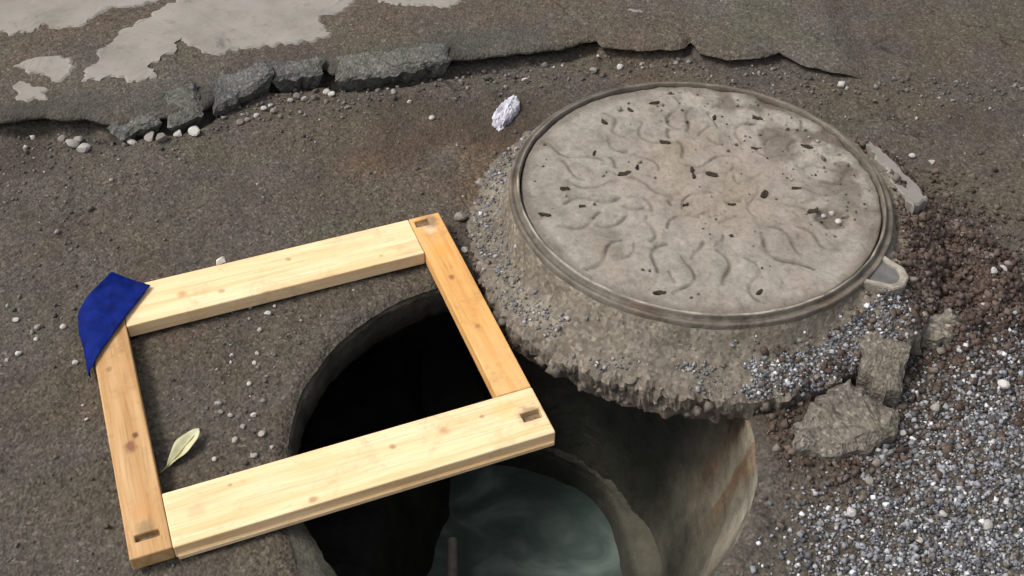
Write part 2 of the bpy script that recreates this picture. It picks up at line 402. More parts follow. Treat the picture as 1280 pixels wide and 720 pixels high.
# ------------------------------------------------------------------ pavement: older layer with a broken edge
def pave_top(x, y):
    base = 0.036 * (1 - 0.35 * sstep(-0.2, 0.45, x)) * sstep(0.84, 0.72, x) - 0.008 * sstep(0.72, 0.86, x)
    x = np.asarray(x, float)
    return base + 0.003 * fbm(x, y, 6, 3, 95) + 0.0016 * fbm(x, y, 40, 3, 97) + 0.0016 * fbm(x, y, 110, 2, 31, 0.7)
pxs = np.concatenate([-np.geomspace(60, 1.45, 14), np.arange(-1.40, 1.06, 0.005)])
dyr = np.concatenate([np.arange(0, 0.55, 0.005), np.geomspace(0.58, 60, 16)])
CYv = crack_y(pxs)
rows = []
def prow(yo, zt): rows.append(np.stack([pxs, CYv + yo, zt], 1))
n1 = fbm(pxs, pxs * 0 + 7.7, 25, 3, 99)
top0 = pave_top(pxs, CYv)
prow(0.044 + 0.010 * n1, np.full_like(pxs, -0.012))
prow(0.026 + 0.008 * n1, np.minimum(top0 - 0.012, top0 * 0.25))
prow(0.003 * n1, top0 * 0.62 - 0.001)
for d in dyr:
    yy = CYv + d
    zt = pave_top(pxs, yy) - 0.006 * math.exp(-(d / 0.006) ** 2) - 0.004 * math.exp(-(d / 0.03) ** 2)
    prow(d, zt)
Vp = np.concatenate(rows); Fp = grid_faces(len(rows), len(pxs))
pd = 0.8 * sstep(0.16, 0.02, np.tile(np.r_[[0, 0, 0], dyr][:, None], (1, len(pxs))).ravel()) * (0.6 + 0.6 * fbm(Vp[:, 0], Vp[:, 1], 12, 3, 101)) * sstep(.2, -.1, Vp[:, 0])
pavement = mesh_np("pavement", Vp, Fp, M['pavement'], True, {'dirt': np.clip(pd, 0, 1)})
tag(pavement, "older raised asphalt layer with a jagged cracked edge", None, None, "structure")

def jag_outline(pts, step=0.008, amp=0.0035, seed=0):
    out = []
    n = len(pts)
    for i in range(n):
        a = np.array(pts[i]); b = np.array(pts[(i + 1) % n]); L = np.hypot(*(b - a)); k = max(1, int(L / step))
        nrm = np.array([-(b - a)[1], (b - a)[0]]) / max(L, 1e-6)
        for j in range(k):
            q = a + (b - a) * j / k
            out.append(q + nrm * amp * float(fbm(q[0:1], q[1:2], 60, 2, seed)[0]) * 1.6)
    return out

def slab_obj(name, pts, ztop, thick, mat, parent=None, seed=0, amp=0.0035, rough=0.0012, step=0.008, inset=0.005, dome=0.0, under=-0.001):
    """irregular flat piece: jagged outline, rounded shoulder, gridded uneven top"""
    o_pts = jag_outline(pts, step, amp, seed)
    ctr = np.mean(np.array(o_pts), 0)
    bm = bmesh.new()
    def ring(scale_in, zf):
        vs = []
        for q in o_pts:
            d = q - ctr; L = np.hypot(*d)
            p = ctr + d * max(0.0, (L - scale_in) / L)
            zz = zf(p) if callable(zf) else zf
            vs.append(bm.verts.new((p[0], p[1], zz)))
        return vs
    zt = (lambda off: (lambda p: float(ztop(p[0:1], p[1:2])[0]) + off + rough * float(fbm(p[0:1], p[1:2], 45, 3, seed + 3)[0])))
    r0 = ring(under, zt(-thick)); r1 = ring(0.0, zt(-inset * 0.55)); r2 = ring(inset, zt(dome * .5))
    n = len(o_pts)
    for a, b in ((r0, r1), (r1, r2)):
        for i in range(n):
            bm.faces.new((a[i], a[(i + 1) % n], b[(i + 1) % n], b[i]))
    edges = [bm.edges.get((r2[i], r2[(i + 1) % n])) for i in range(n)]
    res = bmesh.ops.triangle_fill(bm, use_beauty=True, edges=[e for e in edges if e])
    bmesh.ops.recalc_face_normals(bm, faces=bm.faces)
    return bm_obj(name, bm, mat, parent)

PATCHES = [
 [(-0.944, 2.079), (-0.926, 2.206), (-0.908, 2.274), (-0.819, 2.408), (-0.826, 2.60), (-0.401, 2.62), (-0.392, 2.409), (-0.46, 2.349), (-0.423, 2.275), (-0.571, 2.229), (-0.672, 2.193), (-0.742, 2.229), (-0.766, 2.255), (-0.771, 2.196), (-0.802, 2.137), (-0.784, 2.1), (-0.83, 2.074), (-0.882, 2.109), (-0.901, 2.08)],
 [(-1.306, 2.285), (-1.19, 2.272), (-1.121, 2.262), (-1.086, 2.300), (-1.017, 2.288), (-0.970, 2.350), (-0.966, 2.388), (-0.897, 2.38), (-0.84, 2.428), (-0.85, 2.65), (-1.4, 2.6)],
 [(-1.098, 2.126), (-1.069, 2.175), (-0.988, 2.172), (-0.965, 2.125), (-0.98, 2.084), (-1.034, 2.091)],
 [(-1.086, 2.065), (-1.046, 2.075), (-0.995, 2.047), (-0.994, 2.017), (-1.023, 2.002), (-1.061, 2.015)],
 [(-0.359, 2.60), (-0.328, 2.427), (-0.184, 2.417), (-0.128, 2.445), (-0.113, 2.60)],
 [(0.268, 2.431), (0.293, 2.446), (0.316, 2.44), (0.296, 2.421)]]
for i, pts in enumerate(PATCHES):
    slab_obj("cement_patch", pts, lambda a, b: pave_top(a, b) + 0.0030, 0.012, M['cement'], pavement, 110 + i, 0.010, 0.001, 0.007, 0.006)

# ------------------------------------------------------------------ shaft
NT_ = 360
ths = np.linspace(0, 2 * np.pi, NT_, endpoint=False)
def und(th):
    """1 on the undermined left/back side of the shaft"""
    a = np.mod(th - math.radians(163) + np.pi, 2 * np.pi) - np.pi
    return sstep(1.38, 1.12, np.abs(a))
BC = np.array([-0.05, 1.20])                         # centre of the shaft foot
zs = np.concatenate([[-0.006, -0.012, -0.020, -0.032], np.linspace(-0.05, -0.50, 34)])
rows = []; rust = []; damp_shade = []; pale = []; mud_shade = []
for k, zz in enumerate(zs):
    f_ = np.clip((-zz - 0.04) / 0.46, 0, 1); wc = HC * (1 - f_) + BC * f_
    r = np.full(NT_, HR + 0.003 - 0.015 * f_)
    if k == 0: r = rim_r(ths) + 0.012
    if k == 1: r = rim_r(ths) - 0.004
    if k == 2: r = np.maximum(np.full(NT_, HR + 0.006), rim_r(ths) - 0.018)
    u = und(ths)
    if k >= 4: r = r + u * 0.26 * sstep(-0.075, -0.17, zz)
    r = r + (0.004 if k < 4 else 0.006) * fbm(np.cos(ths) * 1.5 + zz, np.sin(ths) * 1.5 - zz * 2, 4, 4, 121) + 0.004 * fbm(ths * 6, ths * 0 + zz * 40, 4, 3, 123)
    zrow = np.full(NT_, zz)
    if k in (1, 2): zrow = zrow + 0.004 * fbm(np.cos(ths) * 1.5, np.sin(ths) * 1.5, 6, 3, 125)
    rows.append(np.stack([wc[0] + r * np.cos(ths), wc[1] + r * np.sin(ths), zrow], 1))
    rs = np.exp(-((ths - 0.16) / 0.12) ** 2) + np.exp(-((ths - 2 * np.pi + 0.05) / 0.10) ** 2)
    rust.append(np.clip(rs * sstep(-0.40, -0.05, zz) * (1 + 0.8 * fbm(ths * 3, ths * 0 + zz * 4, 2, 3, 127)), 0, 1) * 0.9)
    mud_shade.append(np.clip(sstep(1.0, 1.5, np.abs(np.mod(ths + np.pi, 2 * np.pi) - np.pi)) * (0.65 + .35 * sstep(-.02, -.05, zz)), 0, 1))  # dark soil plus painted shade, everywhere but the right side
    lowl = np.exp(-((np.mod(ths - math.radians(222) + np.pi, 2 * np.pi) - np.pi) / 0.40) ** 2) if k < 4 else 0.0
    mud_shade[-1] = mud_shade[-1] * (1 - lowl)
    lit = sstep(0.75, 0.15, np.abs(np.mod(ths + 0.05 + np.pi, 2 * np.pi) - np.pi))  # painted sunlit sector: rim paler and wall less darkened here
    damp_shade.append(np.clip((1 - lit) * (1 - 0.75 * lowl) * (0.80 + 0.2 * sstep(-0.02, -0.1, zz)) + 0.40 * sstep(-0.12, -0.38, zz) + 0.15 * fbm(ths * 5, ths * 0 + zz * 3, 2, 3, 129), 0, 1))  # painted shade outside the lit sector, growing with depth over damp concrete
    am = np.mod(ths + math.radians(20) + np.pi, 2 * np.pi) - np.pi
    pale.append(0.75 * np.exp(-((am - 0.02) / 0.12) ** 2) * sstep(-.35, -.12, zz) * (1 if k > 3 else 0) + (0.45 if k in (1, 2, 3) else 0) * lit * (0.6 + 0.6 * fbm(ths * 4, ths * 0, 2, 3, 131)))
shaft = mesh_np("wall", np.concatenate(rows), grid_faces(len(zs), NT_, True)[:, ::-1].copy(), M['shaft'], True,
                {'rust': np.concatenate(rust), 'mud': np.concatenate(mud_shade), 'damp_shade': np.concatenate(damp_shade), 'pale': np.clip(np.concatenate(pale), 0, 1)})
shaft_root = empty("manhole_shaft", (0, 0, 0))
tag(shaft_root, "open round concrete shaft with murky water, half under the wooden frame", "shaft")
shaft.parent = shaft_root
# bench: sloping ledge at the foot of the wall
rows = []; pl = []
bk = sstep(0.25, 0.95, np.abs(np.mod(ths + np.pi, 2 * np.pi) - np.pi))
prof = [(0.362, -0.488), (0.344, -0.500), (0.332, -0.510), (0.318, -0.522), (0.306, -0.545), (0.288, -0.70)]
for k, (r0, zz) in enumerate(prof):
    r = r0 + und(ths) * 0.28 * (1 if k < 2 else 0) + bk * (0.356 - r0) * (1.0 if k > 1 else 0) + 0.005 * fbm(np.cos(ths) * 2, np.sin(ths) * 2, 2.5, 3, 135)
    rows.append(np.stack([BC[0] + r * np.cos(ths), BC[1] + r * np.sin(ths), np.full(NT_, zz) + 0.004 * fbm(ths * 4, ths * 0 + k, 3, 3, 141)], 1))
    pl.append(np.full(NT_, 0.10 if k < 4 else 0.0) * (1 - und(ths)))
zero = np.zeros(NT_ * len(prof))
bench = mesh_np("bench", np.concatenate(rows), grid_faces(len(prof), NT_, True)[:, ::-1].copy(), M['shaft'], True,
                {'rust': zero, 'mud': np.tile(und(ths), len(prof)), 'damp_shade': np.concatenate([np.maximum(und(ths), np.maximum(bk, (0.62, 0.55, 0.5, 0.6, 0.85, 0.95)[k])) for k in range(len(prof))]), 'pale': np.concatenate(pl)}, shaft_root)  # ledge colour darkened at back and left as painted shade
# silt bank on the left of the floor
gx = np.linspace(-0.62, 0.36, 90); gy = np.linspace(0.55, 1.80, 90)
GX, GY = np.meshgrid(gx, gy); GX = GX.ravel(); GY = GY.ravel()
GZ = -0.70 + 0.27 * sstep(0.02, -0.20, GX + 0.05 * fbm(GX, GY, 6, 3, 151) + 0.075) + 0.015 * fbm(GX, GY, 18, 3, 153)
mesh_np("silt_bank", np.stack([GX, GY, GZ], 1), grid_faces(90, 90), M['mud'], True, None, shaft_root)
wv = [(BC[0] + 0.36 * math.cos(a), BC[1] + 0.36 * math.sin(a), -0.60) for a in np.linspace(0, 2 * np.pi, 64, endpoint=False)]
water = mesh_np("water", np.array(wv), [tuple(range(64))], M['water'])
tag(water, "murky green grey water at the bottom of the shaft", None, None, "structure")

# ------------------------------------------------------------------ manhole head: iron ring in a lump of earth and asphalt
head = empty("manhole_surround", (0, 0, 0))
tag(head, "raised earth and asphalt collar with an iron ring round the manhole cover, overhanging the shaft", "manhole surround")
NR = 360
tr = np.linspace(0, 2 * np.pi, NR, endpoint=False)
prof = [(.3315, .070, 0), (.3318, .108, 0), (.3328, .1180, .5), (.3348, .1215, 1.3), (.3368, .1205, 1.2), (.3380, .1180, .2), (.3388, .1125, 0), (.3410, .1105, 0), (.3442, .1110, 0), (.3470, .1130, .05), (.3498, .1132, .2), (.3520, .1100, .0), (.3530, .100, 0), (.3530, .078, 0), (.3560, .060, 0), (.3560, .040, 0)]
rows = []; ed = []
worn = 0.5 + 0.9 * fbm(np.cos(tr) * 2, np.sin(tr) * 2, 3, 4, 161)
fwd = sstep(-0.5, 0.6, np.cos(tr - math.radians(-120)))     # near side brighter, far side duller
for r0, zz, e in prof:
    r = r0 + 0.0008 * fbm(np.cos(tr) * 3, np.sin(tr) * 3, 5, 3, 163)
    zr = np.full(NR, zz) + 0.0012 * fbm(np.cos(tr) * 3, np.sin(tr) * 3, 4, 3, 165)
    rows.append(np.stack([CC[0] + r * np.cos(tr), CC[1] + r * np.sin(tr), zr], 1)); ed.append(np.clip(e * worn * (0.22 + 1.1 * fwd), 0, 1))
mesh_np("ring", np.concatenate(rows), grid_faces(len(prof), NR, True), M['ring'], True, {'edge': np.concatenate(ed)}, head)

# hinge pocket: a small open box cast on to the ring
def oriented(cx, cy, az):
    return Matrix.Translation((cx, cy, 0)) @ Matrix.Rotation(az, 4, 'Z')
AZ = math.radians(-36.5)
mt = oriented(CC[0], CC[1], AZ)
def u_prism(pts_out, pts_in, z0, z1):
    bm = bmesh.new(); n = len(pts_out)
    bo = [bm.verts.new((a, b, z0)) for a, b in pts_out]; to = [bm.verts.new((a, b, z1)) for a, b in pts_out]
    bi = [bm.verts.new((a, b, z0)) for a, b in pts_in]; ti = [bm.verts.new((a, b, z1)) for a, b in pts_in]
    for i in range(n - 1):
        bm.faces.new((bo[i], bo[i + 1], to[i + 1], to[i])); bm.faces.new((bi[i + 1], bi[i], ti[i], ti[i + 1]))
        bm.faces.new((to[i], to[i + 1], ti[i + 1], ti[i]))
    for k in (0, n - 1):
        bm.faces.new((bo[k], to[k], ti[k], bi[k]) if k else (bo[k], bi[k], ti[k], to[k]))
    bmesh.ops.recalc_face_normals(bm, faces=bm.faces)
    return bm
po = [(.348, -.044), (.370, -.037), (.396, -.031), (.408, -.012), (.405, .016), (.388, .033), (.366, .036), (.348, .042)]
pi_ = [(.348, -.034), (.367, -.027), (.386, -.021), (.395, -.008), (.392, .010), (.380, .022), (.363, .025), (.348, .031)]
bm = u_prism(po, pi_, 0.04, 0.1130); bmesh.ops.bevel(bm, geom=list(bm.edges), offset=0.0015, segments=2, affect='EDGES')
bm.transform(mt)
hw = bm_obj("hinge_pocket", bm, M['ring'], head); hw.data.attributes.new('edge', 'FLOAT', 'POINT')
hw.data.attributes['edge'].data.foreach_set('value', np.array([0.8 if v.co.z > 0.111 else 0.0 for v in hw.data.vertices], dtype=np.float32))
bm = bmesh.new(); vs = [bm.verts.new((a, b, 0.107 + 0.003 * random.random())) for a, b in [(.346, -.040)] + [(a + .002, b) for a, b in pi_[1:-1]] + [(.346, .038)]]
bm.faces.new(vs); bm.transform(mt)
bm_obj("pocket_floor", bm, M['dark_iron'], hw)

# collar
NS = 560
tc = np.linspace(0, 2 * np.pi, NS, endpoint=False)
adeg = np.degrees(np.mod(tc + np.pi, 2 * np.pi) - np.pi)
front = sstep(-168, -135, adeg) * sstep(-35, -62, adeg)
prof = [(0.00, .103), (0.04, .099), (0.10, .090), (0.18, .079), (0.27, .069), (0.36, .062), (0.48, .057), (0.60, .053), (0.72, .048), (0.84, .043), (0.93, .038), (0.99, .030), (1.0, .012), (0.985, -.004), (0.95, -.016), (0.86, -.024), (0.5, -.028), (0.0, -.03)]
rows = []; dd = []
right = sstep(-62, -40, adeg) * sstep(48, 20, adeg)
outer = 0.425 + 0.022 * front + 0.035 * right + 0.006 * fbm(np.cos(tc) * 3, np.sin(tc) * 3, 4, 3, 171) + 0.0045 * fbm(np.cos(tc) * 3, np.sin(tc) * 3, 14, 3, 173)
for k, (s, zz) in enumerate(prof):
    r = 0.3525 + (outer - 0.3525) * s
    xx = CC[0] + r * np.cos(tc); yy = CC[1] + r * np.sin(tc)
    amp = 0.2 if k < 2 else 1.0
    zz_ = np.minimum(zz * (0.62 + 0.38 * front + 0.85 * right), .096) if zz > 0 and k > 2 else np.full(NS, zz)
    zr = zz_ + amp * (1 + 1.3 * right) * (0.008 * fbm(xx, yy, 14, 3, 175) + 0.006 * fbm(xx, yy, 45, 3, 177)) * (1 if zz > 0 else 0.6)
    if 10 <= k <= 15:
        jit = 0.009 * fbm(tc * 6, tc * 0 + k * 0.7, 5, 3, 181) + 0.003 * np.sign(vnoise(tc * 14, tc * 0 + k * .6, 187)) * np.abs(vnoise(tc * 14, tc * 0 + k * .6, 187)) ** .5 + 0.006 * fbm(tc * 6, tc * 0 + k * 1.3, 9, 2, 183)
        xx = xx + jit * np.cos(tc); yy = yy + jit * np.sin(tc)
    rows.append(np.stack([xx, yy, zr], 1))
    dd.append(np.clip(sstep(0.6, 0.95, s) * 0.8 * (0.7 + 0.7 * fbm(xx, yy, 16, 3, 185)) + (0.9 if k >= 12 else 0) + right * sstep(0.05, 0.3, s), 0, 1))
Vc = np.concatenate(rows)
col_o = mesh_np("collar", Vc, grid_faces(len(prof), NS, True), M['collar'], False, {'dirt': np.concatenate(dd)}, head)
col_o.data.polygons.foreach_set("use_smooth", np.repeat(np.arange(len(prof) - 1) < 9, NS))
def collar_z(x, y):
    r = math.hypot(x - CC[0], y - CC[1]); a = math.atan2(y - CC[1], x - CC[0])
    i = int(round((a % (2 * np.pi)) / (2 * np.pi) * NS)) % NS
    s = (r - 0.3525) / (outer[i] - 0.3525)
    if s > 0.99: return None
    zcol = [rows[k][i][2] for k in range(12)]; ss = [prof[k][0] for k in range(12)]
    return float(np.interp(s, ss, zcol))
# pale mortar piece beside the ring
slab_obj("mortar_piece", [(0.688, 1.832), (0.700, 1.832), (0.742, 1.748), (0.780, 1.668), (0.752, 1.652), (0.738, 1.632), (0.712, 1.700)], lambda a, b: 0.108 - 0.28 * (np.hypot(np.asarray(a) - CC[0], np.asarray(b) - CC[1]) - .37), 0.06, M['cement'], head, 191, 0.007, 0.003, 0.008, 0.004)

# ------------------------------------------------------------------ manhole cover
lid = empty("manhole_cover", (0, 0, 0))
tag(lid, "round dusty cast iron manhole cover with curling grooves, set in a raised ring", "manhole cover")
LR = 0.3298
nr, na = 118, 720
rl = np.concatenate([np.linspace(0.002, LR - 0.004, nr - 3), [LR - 0.0015, LR, LR]])
ta = np.linspace(0, 2 * np.pi, na, endpoint=False)
RL, TA = np.meshgrid(rl, ta, indexing='ij')
lx = (RL * np.cos(TA)).ravel(); ly = (RL * np.sin(TA)).ravel()
lz = np.full(lx.shape, 0.1135)
groove = np.zeros(lx.shape)
lr = np.random.default_rng(21)
curves = []
starts = []; laid = []
for k in range(34):                                        # radial squiggles round the border
    a = 2 * math.pi * (k + lr.uniform(-.3, .3)) / 34
    starts.append((a, lr.uniform(0.15, 0.22), a, int(lr.integers(20, 32)), lr.uniform(0.7, 1.0)))
tries = []
while len(tries) < 60:                                     # scattered curls inside
    a = lr.uniform(0, 2 * np.pi); r = math.sqrt(lr.uniform(0.0, 1)) * 0.25; q = np.array([r * math.cos(a), r * math.sin(a)])
    if all(np.hypot(*(q - w)) > 0.026 for w in tries):
        tries.append(q); starts.append((a, r, a + lr.choice([0, 1.57, -1.57, 3.14]) + lr.uniform(-.6, .6), int(lr.integers(18, 34)), lr.uniform(0.6, 1.0)))
for a, r, hd, n, dep in starts:
    p = np.array([r * math.cos(a), r * math.sin(a)]); ph = lr.uniform(0, 6.28); sw = lr.uniform(0.6, 1.0); fq = lr.uniform(.17, .25)
    pts = []; h0 = hd
    for i in range(n):
        hd = h0 + sw * math.sin(ph + i * fq)
        if np.hypot(*p) > LR - 0.012: break
        if len(laid) and np.min(np.hypot(*(np.concatenate(laid) - p).T)) < 0.015: break
        pts.append(p.copy()); p = p + np.array([math.cos(hd), math.sin(hd)]) * 0.0045
    if len(pts) > 5: laid.append(np.array(pts))
    if len(pts) > 5: curves.append((np.array(pts), dep, lr.uniform(.0024, .0042)))
for pts, dep, wdt in curves:
    b0 = pts.min(0) - 0.008; b1 = pts.max(0) + 0.008
    s = np.where((lx > b0[0]) & (lx < b1[0]) & (ly > b0[1]) & (ly < b1[1]))[0]
    if len(s) == 0: continue
    d = np.min(np.hypot(lx[s][:, None] - pts[None, :, 0], ly[s][:, None] - pts[None, :, 1]), 1)
    groove[s] = np.maximum(groove[s], dep * np.exp(-(d / wdt) ** 2))
# emblem circle at the middle, half worn away
rc = np.hypot(lx, ly + 0.02); ac = np.arctan2(ly + 0.02, lx)
emb = np.exp(-((rc - 0.062) / 0.003) ** 2) * sstep(0.1, 0.4, fbm(np.cos(ac), np.sin(ac), 5, 2, 201)) * (ly < 0)
groove = np.maximum(groove, 0.9 * emb)
# wear: near-left half is smooth under dust
wearn = sstep(-0.45, 0.25, fbm(lx, ly, 7, 3, 203) + 0.5 * (lx + 0.1) + 0.1)
groove = groove * (0.80 + 0.20 * wearn)
groove = groove * (0.75 + 0.5 * fbm(lx, ly, 40, 2, 205))
pk = np.hypot((lx - 0.232) / 0.034, (ly + 0.077) / 0.036) + 0.25 * fbm(lx, ly, 40, 3, 207)
pocket = sstep(1.05, 0.6, pk)
far = sstep(0.06, 0.26, lx * 0.75 + ly * 0.66)
soil = np.clip(0.85 * pocket + 0.85 * far * sstep(-0.05, 0.32, fbm(lx, ly, 18, 4, 209)) + 0.8 * sstep(LR - 0.026, LR - 0.004, RL.ravel() + 0.014 * fbm(lx, ly, 24, 3, 211)) * 0.7, 0, 1)
lz = lz - 0.0045 * groove - 0.010 * pocket * (0.8 + 0.4 * fbm(lx, ly, 60, 2, 213)) + 0.0028 * fbm(lx, ly, 9, 4, 215) + 0.0034 * fbm(lx, ly, 24, 3, 223) + far * 0.005 * fbm(lx, ly, 24, 3, 217) + 0.0012 * fbm(lx, ly, 60, 3, 219)
lz = lz.reshape(nr, na); lz[-3] -= 0.001; lz[-2] -= 0.004; lz[-1] = 0.07; lz = lz.ravel()
mesh_np("plate", np.stack([lx + CC[0], ly + CC[1], lz], 1), grid_faces(nr, na, True), M['lid'], True, {'groove': np.clip(groove, 0, 1), 'soil': soil, 'tan': np.exp(-(np.hypot(lx - .03, ly - .01) / .15) ** 2) * np.clip(.75 + .7 * fbm(lx, ly, 14, 3, 221), 0, 1)}, lid)
def lid_z(x, y):
    r = math.hypot(x - CC[0], y - CC[1]); a = math.atan2(y - CC[1], x - CC[0]) % (2 * np.pi)
    i = int(np.argmin(np.abs(rl - r))); j = int(a / (2 * np.pi) * na) % na
    return float(lz.reshape(nr, na)[i, j])

# ------------------------------------------------------------------ wooden frame
frame = empty("wooden_frame", (FR_C[0], FR_C[1], 0.0), FR_TH)
tag(frame, "rectangular pine frame with blue tape on one corner, lying over the shaft edge", "frame")
TB = 0.007; TT = 0.0345
def board(xs_, ys_, recess, mat, along, side_groove=None):
    """box whose top is a grid of cells, some sunk; local x runs along the grain"""
    x0, x1, y0, y1 = xs_[0], xs_[-1], ys_[0], ys_[-1]
    c = ((x0 + x1) / 2, (y0 + y1) / 2)
    bm = bmesh.new()
    nx, ny = len(xs_) - 1, len(ys_) - 1
    vt = {}
    def v(x, y, z):
        k = (round(x, 5), round(y, 5), round(z, 5))
        if k not in vt: vt[k] = bm.verts.new((x - c[0], y - c[1], z))
        return vt[k]
    H = [[TT - recess.get((i, j), 0.0) for j in range(ny)] for i in range(nx)]
    for i in range(nx):
        for j in range(ny):
            a, b, d, e = xs_[i], xs_[i + 1], ys_[j], ys_[j + 1]
            h = H[i][j]
            bm.faces.new((v(a, d, h), v(b, d, h), v(b, e, h), v(a, e, h)))
            bm.faces.new((v(a, e, TB), v(b, e, TB), v(b, d, TB), v(a, d, TB)))
            for (di, dj, p, q) in ((-1, 0, (a, d), (a, e)), (1, 0, (b, e), (b, d)), (0, -1, (b, d), (a, d)), (0, 1, (a, e), (b, e))):
                ii, jj = i + di, j + dj
                hn = H[ii][jj] if 0 <= ii < nx and 0 <= jj < ny else TB
                if hn < h - 1e-6:
                    bm.faces.new((v(*p, hn), v(*q, hn), v(*q, h), v(*p, h)))
    bmesh.ops.remove_doubles(bm, verts=bm.verts, dist=1e-6)
    bmesh.ops.recalc_face_normals(bm, faces=bm.faces)
    rot = 0
    if along == 'y':
        bm.transform(Matrix.Rotation(-math.pi / 2, 4, 'Z')); rot = math.pi / 2
    o = bm_obj("board", bm, mat, frame)
    o.location = (c[0], c[1], 0); o.rotation_euler = (0, 0, rot)
    o.data.materials.append(M['wood_end'])
    for p in o.data.polygons:
        if abs(p.normal.z) > 0.9 and p.center.z < TT - 0.004 and p.center.z > TB + 0.001: p.material_index = 1
    bv = o.modifiers.new("bevel", 'BEVEL'); bv.width = 0.0022; bv.segments = 2; bv.limit_method = 'ANGLE'
    return o
board([-.328, -.316, -.281, -.268], [-.285, -.258, -.246, .236], {(1, 1): 0.010}, M['wood_left'], 'y')
board([.268, .276, .303, .328], [-.1845, .257, .274, .285], {(1, 1): 0.006}, M['wood_right'], 'y')
board([-.2672, .290, .322, .3285], [-.286, -.250, -.232, -.1855], {(1, 1): 0.009}, M['wood_near'], 'x')
board([-.2672, .2672], [.1845, .2845], {}, M['wood_far'], 'x')
# tongue strip under the near board, seen as a second line along its edge
bm = bmesh.new(); bmesh.ops.create_cube(bm, size=1.0); bm.transform(Matrix.Translation((0.031, -0.2875, 0.012)) @ Matrix.Diagonal((0.59, 0.0066, 0.0095, 1)))
bmesh.ops.bevel(bm, geom=list(bm.edges), offset=0.0012, segments=2, affect='EDGES')
bm_obj("edge_strip", bm, M['wood_near'], frame)
# blue tape folded over the corner (frame coordinates)
g = [  # rows across the strip, from the raised end to the tail
 [(-.271, .304, .060), (-.256, .299, .047), (-.236, .285, .0395), (-.214, .266, .0378)],
 [(-.300, .292, .044), (-.284, .279, .0395), (-.260, .260, .0378), (-.232, .243, .0374)],
 [(-.336, .262, .034), (-.318, .252, .0385), (-.287, .232, .0376), (-.254, .216, .0374)],
 [(-.343, .232, .024), (-.333, .220, .0375), (-.304, .204, .0378), (-.273, .192, .0374)],
 [(-.341, .190, .016), (-.336, .182, .0370), (-.318, .170, .0378), (-.293, .166, .0374)],
 [(-.340, .145, .010), (-.338, .141, .030), (-.330, .133, .0382), (-.314, .138, .0378)],
 [(-.339, .114, .008), (-.338, .110, .018), (-.336, .107, .028), (-.330, .106, .0376)]]
V = np.array([p for row in g for p in row])
tp = mesh_np("tape", V, grid_faces(7, 4)[:, ::-1].copy(), M['tape'], True, None, frame)
tp["label"] = "dark blue tape folded over the far left corner"
sd = tp.modifiers.new("sub", 'SUBSURF'); sd.levels = 3; sd.render_levels = 3; sd.boundary_smooth = 'PRESERVE_CORNERS'
tx = bpy.data.textures.new('folds', 'CLOUDS'); tx.noise_scale = 0.022
dp = tp.modifiers.new('folds', 'DISPLACE'); dp.texture = tx; dp.texture_coords = 'LOCAL'; dp.strength = 0.006; dp.mid_level = 0.15
so = tp.modifiers.new("solid", 'SOLIDIFY'); so.thickness = 0.0016; so.offset = 1

# ------------------------------------------------------------------ stones
def ico(sub):
    bm = bmesh.new(); bmesh.ops.create_icosphere(bm, subdivisions=sub, radius=1.0)
    V = np.array([v.co[:] for v in bm.verts]); F = np.array([[v.index for v in f.verts] for f in bm.faces]); bm.free()
    return V, F
ICO1 = ico(1); ICO2 = ico(2)
CUBE = (np.array([[x, y, z] for x in (-1, 1) for y in (-1, 1) for z in (-1, 1)], float) * 0.72,
        np.array([[0, 1, 3], [0, 3, 2], [4, 6, 7], [4, 7, 5], [0, 4, 5], [0, 5, 1], [2, 3, 7], [2, 7, 6], [0, 2, 6], [0, 6, 4], [1, 5, 7], [1, 7, 3]]))
srng = np.random.default_rng(5)
def rot_rand(r):
    q = r.normal(size=4); q /= np.linalg.norm(q); w, a, b, c = q
    return np.array([[1 - 2 * (b * b + c * c), 2 * (a * b - c * w), 2 * (a * c + b * w)], [2 * (a * b + c * w), 1 - 2 * (a * a + c * c), 2 * (b * c - a * w)], [2 * (a * c - b * w), 2 * (b * c + a * w), 1 - 2 * (a * a + b * b)]])
def stone_cloud(name, P, S, T, mat, sink=0.3, base=CUBE, jit=0.34):
    """many small stones as one mesh; P positions on the surface, S half sizes, T colours"""
    V0, F0 = base; n = len(P); nv = len(V0)
    allV = np.empty((n, nv, 3)); C = np.ones((n, nv, 4))
    for i in range(n):
        v = V0 * (1 + jit * srng.uniform(-1, 1, (nv, 3))) * np.array([srng.uniform(.75, 1.3), srng.uniform(.75, 1.2), srng.uniform(.5, .9)])
        v = v @ rot_rand(srng).T * S[i]
        v[:, 2] += S[i] * (1 - sink) * 0.7
        allV[i] = v + P[i]; C[i, :, :3] = T[i]
    F = (F0[None] + (np.arange(n) * nv)[:, None, None]).reshape(-1, 3)
    return mesh_np(name, allV.reshape(-1, 3), F, mat, False, {'tint': C.reshape(-1, 4)})
def tints(n, pal, w):
    pal = np.array(pal); k = srng.choice(len(pal), n, p=np.array(w) / sum(w))
    return pal[k] * srng.uniform(.75, 1.2, (n, 1))
GREYS = [(.11, .113, .125), (.20, .205, .222), (.32, .325, .34), (.58, .58, .59), (.13, .11, .085), (.065, .065, .07)]
